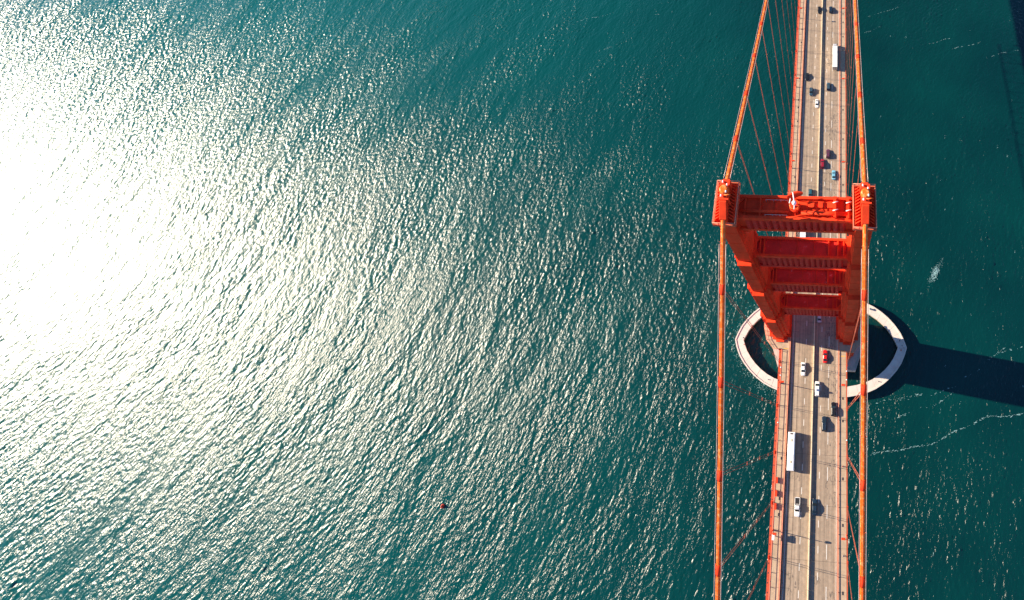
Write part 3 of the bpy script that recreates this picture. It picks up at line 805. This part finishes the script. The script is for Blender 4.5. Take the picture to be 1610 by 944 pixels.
def car(x, y, up, col, kind, label):
    """nose towards +y; kinds: sedan, suv, wagon, pickup, van"""
    o = empty('car' if kind not in ('pickup', 'van') else ('pickup_truck' if kind == 'pickup' else 'van'), (x, y, ZD + 0.004), 0 if up else math.pi)
    tag(o, label, {'pickup': 'pickup', 'van': 'van'}.get(kind, 'car'), 'vehicles on the bridge')
    L, hw, hood, deck, roof, c0, c1, r0, r1 = {
        'sedan': (4.75, 0.92, 0.86, 0.95, 1.44, -1.75, 1.15, -0.95, 0.35),
        'suv': (4.75, 0.96, 1.05, 1.12, 1.74, -2.2, 1.05, -1.85, 0.35),
        'wagon': (4.9, 0.95, 0.95, 1.02, 1.66, -2.3, 1.25, -1.9, 0.4),
        'van': (5.2, 0.99, 1.1, 1.2, 2.0, -2.5, 1.75, -2.35, 0.9),
        'pickup': (5.6, 1.0, 1.1, 1.12, 1.84, -0.75, 1.35, -0.5, 0.6)}[kind]
    h = L / 2
    secs = [(-h, hw * 0.78, 0.42, deck - 0.25, deck - 0.16), (-h + 0.12, hw * 0.93, 0.3, deck - 0.12, deck - 0.04), (-h + 0.5, hw, 0.22, deck - 0.08, deck),
            (c0, hw, 0.2, deck - 0.06, deck), (0, hw, 0.2, deck - 0.05, deck), (c1, hw, 0.2, hood - 0.02, hood + 0.05), (h - 0.7, hw * 0.98, 0.2, hood - 0.12, hood - 0.05),
            (h - 0.2, hw * 0.9, 0.25, hood - 0.24, hood - 0.17), (h, hw * 0.66, 0.36, hood - 0.38, hood - 0.3)]
    vs, fs = loft(secs)
    MB().add(vs, fs, True).build('body', col, o)
    b0 = (-hw * 0.9, hw * 0.9, c0, c1); t0 = (-hw * 0.74, hw * 0.74, r0, r1)
    zb = deck - 0.03
    MB().frustum(b0, t0, zb, roof - 0.03).build('cabin', col, o, bevel=0.06)
    rx = hw * 0.735
    MB().frustum((-rx, rx, r0, r1), (-rx + 0.09, rx - 0.09, r0 + 0.12, r1 - 0.12), roof - 0.04, roof + 0.02).build('roof', col, o)
    B = [(b0[0], c0, zb), (b0[1], c0, zb), (b0[1], c1, zb), (b0[0], c1, zb)]
    T = [(t0[0], r0, roof - 0.03), (t0[1], r0, roof - 0.03), (t0[1], r1, roof - 0.03), (t0[0], r1, roof - 0.03)]
    quad(o, 'rear_window', GLASS, [B[0], B[1], T[1], T[0]])
    quad(o, 'windscreen', GLASS, [B[2], B[3], T[3], T[2]], 0.06)
    quad(o, 'side_window', GLASS, [B[1], B[2], T[2], T[1]], 0.11)
    quad(o, 'side_window', GLASS, [B[3], B[0], T[0], T[3]], 0.11)
    if kind == 'pickup':
        MB().box(-hw * 0.78, hw * 0.78, -h + 0.2, c0 - 0.12, deck + 0.004, deck + 0.025).build('bed_liner', DARK, o)
        for sx in (-1, 1): MB().box(sx * hw * 0.88 - 0.07, sx * hw * 0.88 + 0.07, -h + 0.1, c0, deck - 0.1, deck + 0.16).build('bed_wall', col, o)
        MB().box(-hw * 0.9, hw * 0.9, -h + 0.04, -h + 0.16, deck - 0.3, deck + 0.16).build('tailgate', col, o)
    wheels(o, hw, (-h + 0.95, h - 0.95))
    for sx in (-1, 1):
        MB().box(-0.16, 0.16, -0.07, 0.07, -0.07, 0.07).build('headlight', LENS, o, (sx * hw * 0.62, h - 0.1, hood - 0.34), bevel=0.03)
        MB().box(-0.13, 0.13, -0.05, 0.05, -0.09, 0.09).build('tail_light', REDLENS, o, (sx * hw * 0.68, -h + 0.03, deck - 0.3), bevel=0.03)
        MB().box(-0.1, 0.1, -0.07, 0.07, -0.07, 0.07).build('mirror', col, o, (sx * (hw + 0.08), c1 - 0.55, deck + 0.08), bevel=0.03)
    if kind in ('suv', 'wagon'):
        for sx in (-1, 1): MB().tube([(sx * hw * 0.62, r0 + 0.2, roof + 0.06), (sx * hw * 0.62, r1 - 0.2, roof + 0.06)], 0.025, 6).build('roof_rail', HATCH, o)
    return o
white = paint('white', (0.78, 0.77, 0.74)); navy = paint('navy', (0.012, 0.028, 0.05)); black = paint('black', (0.01, 0.012, 0.016))
slate = paint('slate', (0.03, 0.07, 0.10)); red = paint('red', (0.55, 0.012, 0.01)); crimson = paint('crimson', (0.28, 0.012, 0.03)); plum = paint('plum', (0.10, 0.03, 0.06))
sky_b = paint('light_blue', (0.16, 0.40, 0.52)); teal = paint('teal', (0.02, 0.09, 0.12)); silver = paint('silver', (0.45, 0.46, 0.48))
car(4.9, -12.6, True, red, 'sedan', 'bright red car just below the tower shadow')
car(-3.85, -17.5, False, white, 'sedan', 'white sedan left of the median, nearest the tower')
car(2.0, -24.2, True, white, 'van', 'white minivan hugging the right side of the median barrier')
car(8.45, -30.8, True, black, 'suv', 'black SUV close to the right sidewalk below the tower')
car(4.95, -35.8, True, navy, 'wagon', 'dark navy wagon right of the median beside the bus')
car(-4.3, -61.6, False, white, 'pickup', 'white pickup truck with open dark bed below the bus')
car(1.95, -61.3, True, navy, 'sedan', 'dark blue sedan beside the white pickup, right of the median')
car(-1.35, 165.3, False, black, 'suv', 'black SUV left of the median at the top of the frame')
car(5.1, 165.6, True, navy, 'suv', 'dark navy SUV right of the median at the top of the frame')
car(-6.9, 120.3, False, black, 'sedan', 'black car at the left edge lane, uppermost of its pair')
car(-4.5, 111.2, False, slate, 'suv', 'slate coloured SUV left of the median, above the white sedan')
car(4.5, 114.4, True, slate, 'suv', 'slate blue SUV right of the median, below the white truck')
car(-1.35, 104.2, False, white, 'sedan', 'white sedan left of the median, far above the tower')
car(4.85, 76.2, True, plum, 'suv', 'dark plum SUV right of the median above the tower')
car(2.2, 71.0, True, crimson, 'wagon', 'crimson wagon beside the median barrier above the tower')
car(7.7, 65.4, True, sky_b, 'sedan', 'light blue sedan near the right sidewalk above the tower')
car(-3.2, 55.6, False, teal, 'suv', 'dark teal SUV just above the top strut of the tower')
car(2.3, 2.4, True, silver, 'sedan', 'silver sedan half hidden under the lowest tower strut')

def bus(x, y, up, label):
    o = empty('bus', (x, y, ZD + 0.004), 0 if up else math.pi); tag(o, label, 'bus')
    L, hw, H = 12.0, 1.32, 3.15
    b = MB().box(-hw, hw, -L / 2, L / 2, 0.35, H - 0.08).build('body', white, o, bevel=0.12)
    MB().frustum((-hw + 0.06, hw - 0.06, -L / 2 + 0.1, L / 2 - 0.1), (-hw + 0.3, hw - 0.3, -L / 2 + 0.35, L / 2 - 0.35), H - 0.1, H + 0.06).build('roof', white, o)
    for sx in (-1, 1):
        for k in range(7):
            MB().box(-0.015, 0.015, -0.68, 0.68, -0.45, 0.45).build('side_window', GLASS, o, (sx * (hw + 0.004), -4.6 + k * 1.5, 2.1))
        MB().box(-0.012, 0.012, -L / 2 + 0.2, L / 2 - 0.2, -0.1, 0.1).build('side_stripe', paint('amber', (0.75, 0.35, 0.02)), o, (sx * (hw + 0.004), 0, 1.35))
        MB().box(-0.12, 0.12, -0.1, 0.1, -0.2, 0.2).build('mirror', black, o, (sx * (hw + 0.2), L / 2 - 0.1, 2.3), bevel=0.03)
        MB().box(-0.15, 0.15, -0.04, 0.04, -0.1, 0.1).build('headlight', LENS, o, (sx * 0.9, L / 2 + 0.01, 0.8))
        MB().box(-0.12, 0.12, -0.04, 0.04, -0.2, 0.2).build('tail_light', REDLENS, o, (sx * 1.0, -L / 2 - 0.01, 1.0))
    MB().box(-hw + 0.15, hw - 0.15, -0.02, 0.02, -0.8, 0.7).build('windscreen', GLASS, o, (0, L / 2 + 0.01, 2.0))
    for yy in (3.3, -3.4):
        h = MB().frustum((-0.38, 0.38, -0.4, 0.4), (-0.3, 0.3, -0.32, 0.32), 0, 0.12).build('roof_hatch', BARRIER, o, (0, yy, H + 0.06))
    MB().box(-0.55, 0.55, -0.22, 0.22, 0, 0.03).build('roof_vent', HATCH, o, (0, -L / 2 + 0.55, H + 0.055))
    wheels(o, hw, (-3.6, 3.9), True)
bus(-7.2, -45.0, False, 'long white bus with two roof hatches in the left lane')

def box_truck(x, y, up, label, L=13.5, cab=2.4, H=3.9, c=None):
    o = empty('box_truck', (x, y, ZD + 0.004), 0 if up else math.pi); tag(o, label, 'truck')
    hw = 1.28
    c = c or white
    MB().box(-hw, hw, -L / 2, L / 2, 1.1, H).build('cargo_box', c, o, bevel=0.04)
    for k in range(5): MB().box(-hw + 0.03, hw - 0.03, -0.03, 0.03, 0, 0.02).build('roof_rib', CHROME, o, (0, -L / 2 + L * (k + 0.5) / 5, H + 0.002))
    for sx in (-1, 1): MB().box(-0.55, 0.55, -0.02, 0.02, -1.2, 1.2).build('rear_door', CHROME, o, (sx * 0.62, -L / 2 - 0.015, 2.45))
    MB().box(-0.45, 0.45, -L / 2 + 0.3, L / 2 + cab, 0.6, 1.08).build('chassis', HATCH, o)
    y0, y1 = L / 2 + 0.35, L / 2 + 0.35 + cab
    MB().frustum((-1.15, 1.15, y0, y1), (-1.05, 1.05, y0 + 0.05, y1 - 0.7), 0.7, 2.9).build('cab', silver, o, bevel=0.1)
    MB().frustum((-0.95, 0.95, y0 + 0.1, y1 - 0.9), (-0.85, 0.85, y0 + 0.1, y1 - 1.5), 2.9, 3.6).build('wind_deflector', silver, o, bevel=0.05)
    quad(o, 'windscreen', GLASS, [(1.1, y1 - 0.3, 1.7), (-1.1, y1 - 0.3, 1.7), (-1.03, y1 - 0.66, 2.8), (1.03, y1 - 0.66, 2.8)], 0.05, 0.06)
    for sx in (-1, 1):
        MB().box(-0.06, 0.06, -0.15, 0.15, -0.3, 0.3).build('mirror', black, o, (sx * 1.35, y1 - 0.6, 2.2))
        MB().box(-0.16, 0.16, -0.05, 0.05, -0.1, 0.1).build('headlight', LENS, o, (sx * 0.8, y1 + 0.01, 0.95))
        MB().box(-0.12, 0.12, -0.04, 0.04, -0.1, 0.1).build('tail_light', REDLENS, o, (sx * 0.95, -L / 2 - 0.03, 1.0))
    wheels(o, hw, (-L / 2 + 1.2, -L / 2 + 2.4, L / 2 - 0.6, y1 - 0.8), True)
box_truck(7.75, 131.5, True, 'long white box truck in the right lane above the tower')
box_truck(-5.9, 36.4, False, 'short white truck seen between the two upper tower struts', 5.6, 1.9, 3.2)

# ------------------------------------------------------------------ people on the right sidewalk
def person(x, y, rz, jacket, trousers, hair, label):
    me = bpy.data.meshes.new('person')
    V = [(0, 0, 0.95), (0, 0.01, 1.2), (0, 0, 1.42), (0, 0.01, 1.53), (0, 0.02, 1.66), (0, 0.02, 1.76),
         (0.1, 0, 0.9), (0.11, 0.12, 0.5), (0.11, 0.06, 0.09), (0.11, 0.2, 0.045), (-0.1, 0, 0.9), (-0.11, -0.08, 0.5), (-0.11, -0.2, 0.1), (-0.11, -0.08, 0.045),
         (0.19, 0, 1.4), (0.26, -0.06, 1.13), (0.25, 0.06, 0.88), (0.25, 0.1, 0.78), (-0.19, 0, 1.4), (-0.26, 0.05, 1.13), (-0.25, 0.14, 0.9), (-0.25, 0.18, 0.8)]
    E_ = [(0, 1), (1, 2), (2, 3), (3, 4), (4, 5), (0, 6), (6, 7), (7, 8), (8, 9), (0, 10), (10, 11), (11, 12), (12, 13), (2, 14), (14, 15), (15, 16), (16, 17), (2, 18), (18, 19), (19, 20), (20, 21)]
    rr = [.15, .145, .14, .055, .10, .075, .09, .06, .045, .04, .09, .06, .045, .04, .065, .05, .038, .04, .065, .05, .038, .04]
    me.from_pydata(V, E_, []); me.materials.append(SKIN)
    o = bpy.data.objects.new('person', me); C.objects.link(o)
    sk = o.modifiers.new('skin', 'SKIN')
    for i, r in enumerate(rr): me.skin_vertices[0].data[i].radius = (r, r)
    me.skin_vertices[0].data[0].use_root = True
    ss = o.modifiers.new('sub', 'SUBSURF'); ss.levels = 1; ss.render_levels = 1
    o.location = (x, y, ZD + 0.165); o.rotation_euler = (0, 0, rz)
    tag(o, label, 'person')
    MB().tube([(0, 0, 0.82), (0, 0, 1.0), (0, 0, 1.25), (0, 0, 1.42), (0, 0, 1.5)], [.19, .185, .19, .2, .09], 12).tube([(0.17, 0, 1.43), (0.265, -0.06, 1.13), (0.255, 0.06, 0.88)], [.085, .07, .055], 8).tube([(-0.17, 0, 1.43), (-0.265, 0.05, 1.13), (-0.255, 0.14, 0.9)], [.085, .07, .055], 8).build('jacket', jacket, o)
    MB().tube([(0.09, 0, 0.95), (0.11, 0.12, 0.5), (0.11, 0.06, 0.08)], [.115, .08, .065], 8).tube([(-0.09, 0, 0.95), (-0.11, -0.08, 0.5), (-0.11, -0.2, 0.1)], [.115, .08, .065], 8).build('trousers', trousers, o)
    MB().tube([(0, -0.01, 1.66), (0, -0.01, 1.76), (0, -0.01, 1.83), (0, -0.01, 1.86)], [.115, .12, .085, .02], 10).build('hair', hair, o)
HAIR = mat('dark_hair', (0.03, 0.02, 0.015), 0.6)
DENIM = mat('denim', (0.03, 0.05, 0.10), 0.8); REDJ = mat('red_jacket', (0.5, 0.03, 0.05), 0.8); GREYJ = mat('grey_jacket', (0.25, 0.25, 0.27), 0.8)
person(12.0, -48.8, 0.3, REDJ, DENIM, HAIR, 'person in a red jacket walking on the right sidewalk')
person(12.2, -74.2, 3.0, GREYJ, DENIM, HAIR, 'person in a grey jacket walking at the bottom of the right sidewalk')

# ------------------------------------------------------------------ buoy
b = empty('buoy', (-178.4, -77.8, sea_z(-178.4, -77.8))); b.scale = (0.72, 0.72, 0.72); tag(b, 'small red buoy floating alone on the open water', 'buoy')
BR = mat('buoy_paint', (0.36, 0.02, 0.015), 0.5, var=0.2); BO = mat('buoy_orange', (0.55, 0.09, 0.04), 0.5)
MB().tube([(0, 0, -0.5), (0, 0, 0.1), (0, 0, 0.6), (0, 0, 0.75)], [0.9, 1.25, 1.25, 1.0], 16).build('float', BR, b)
MB().tube([(0, 0, 0.75), (0, 0, 1.5), (0, 0, 2.2)], [0.75, 0.5, 0.25], 12).build('cone', BO, b)
MB().tube([(0, 0, 2.2), (0, 0, 2.5)], [0.16, 0.12], 8).build('light', LENS, b)

# ------------------------------------------------------------------ foam on the water
LINES = [[(27.3, -26.4), (51.8, -20.8), (70.3, -16.0)], [(74.8, -11.3), (83.3, -8.1), (98.1, 3.2)], [(39.1, -31.8), (56.5, -25.0), (70.0, -18.2)], [(27, -47.6), (50, -42.5), (69.3, -35.0), (85.5, -29.2), (102.2, -26.1)], [(42.0, -23.9), (59.9, -19.1)], [(89.3, -0.9), (107.3, 4.1)], [(86.7, 190.5), (110.0, 195.7)], [(111.8, 184.8), (136.5, 190.5)], [(31.7, 219.4), (54.4, 228.2)], [(72.4, 194.4), (90.9, 199.6)], [(28.0, 204.4), (45.2, 212.9)], [(-187.6, 213.2), (-159.9, 222.9)], [(-166.6, 184.8), (-148.9, 193.9)], [(-153.3, 86.3), (-139.5, 94.8), (-123.3, 99.8)], [(-132.4, 219.2), (-125.0, 221.1)], [(-78.5, 99.8), (-69.5, 100.7)]]
fm = MB()
def flake(x, y, r, ro=None, st=None):
    n = random.choice((5, 6, 7))
    z = sea_z(x, y) + 0.06
    a0 = random.random() * 6.28; st = st or random.uniform(0.4, 1.0); ro = random.uniform(0.9, 1.9) if ro is None else ro
    pts = []
    for k in range(n):
        a = a0 + 6.283 * k / n
        rr = r * random.uniform(0.55, 1.2)
        u, v = math.cos(a) * rr, math.sin(a) * rr * st
        pts.append((x + u * math.cos(ro) - v * math.sin(ro), y + u * math.sin(ro) + v * math.cos(ro), z + random.uniform(0, 0.05)))
    fm.add(pts, [tuple(range(n))])
for ln in LINES:
    main = len(ln) >= 4
    ph = random.random() * 9
    for a, b_ in zip(ln[:-1], ln[1:]):
        d = math.dist(a, b_); an = math.atan2(b_[1] - a[1], b_[0] - a[0])
        for i in range(int(d * (2.6 if main else 1.1))):
            t = random.random()
            u = a[0] + (b_[0] - a[0]) * t
            w = math.sin(u * 0.35 + ph) * 0.45 + math.sin(u * 0.13 + ph) * 0.7
            clump = 0.55 + 0.45 * math.sin(u * 0.55 + ph) * math.sin(u * 0.21 + 2 * ph)
            if random.random() > clump + (0.3 if main else 0.1): continue
            flake(u + random.gauss(0, 0.2), a[1] + (b_[1] - a[1]) * t + w + random.gauss(0, 0.16), random.uniform(0.25, 0.7), an + random.gauss(0, 0.25), random.uniform(0.08, 0.28))
# breaking patch to the right of the tower
for i in range(260):
    t = random.gauss(0, 1); u = random.gauss(0, 1)
    flake(64.6 + t * 1.6 + u * 0.7, 38.8 + t * 2.6 - u * 0.6, random.uniform(0.1, 0.42) * max(0.3, 1.2 - 0.4 * abs(t)))
for i in range(120):
    t = random.random()
    flake(61 + 9 * t + random.gauss(0, 0.5), 34 + 13 * t + random.gauss(0, 0.9), random.uniform(0.06, 0.2))
# wash against the fender
for i in range(900):
    k = random.randrange(n := len(OUT)); a, b_ = OUT[k], OUT[(k + 1) % n]; t = random.random()
    x = a[0] + (b_[0] - a[0]) * t; y = a[1] + (b_[1] - a[1]) * t
    if x > -6: continue
    e = abs(random.gauss(0, 2.2)) + 0.1
    L_ = math.hypot(x / 45, y / 24.5) or 1
    nn = Vector((x / 45 ** 2, y / 24.5 ** 2)).normalized()
    flake(fx + x + nn.x * e, y + nn.y * e, random.uniform(0.06, 0.3))
# scattered small whitecaps, thicker on the windward side of the bridge
for i in range(130):
    x = random.uniform(-220, 140); y = random.uniform(-95, 225)
    if abs(x) < 30 and abs(y) < 26: continue
    L_ = random.uniform(0.4, 1.8)
    for j in range(random.randint(2, 6)):
        t = random.uniform(-1, 1)
        flake(x + t * L_ * 0.25 + random.gauss(0, 0.12), y + t * L_ + random.gauss(0, 0.1), random.uniform(0.06, 0.22))
fo = fm.build('sea_foam', FOAM); tag(fo, 'white foam streaks and small whitecaps on the teal sea', 'foam', kind='stuff')
print('objects', len(bpy.data.objects))
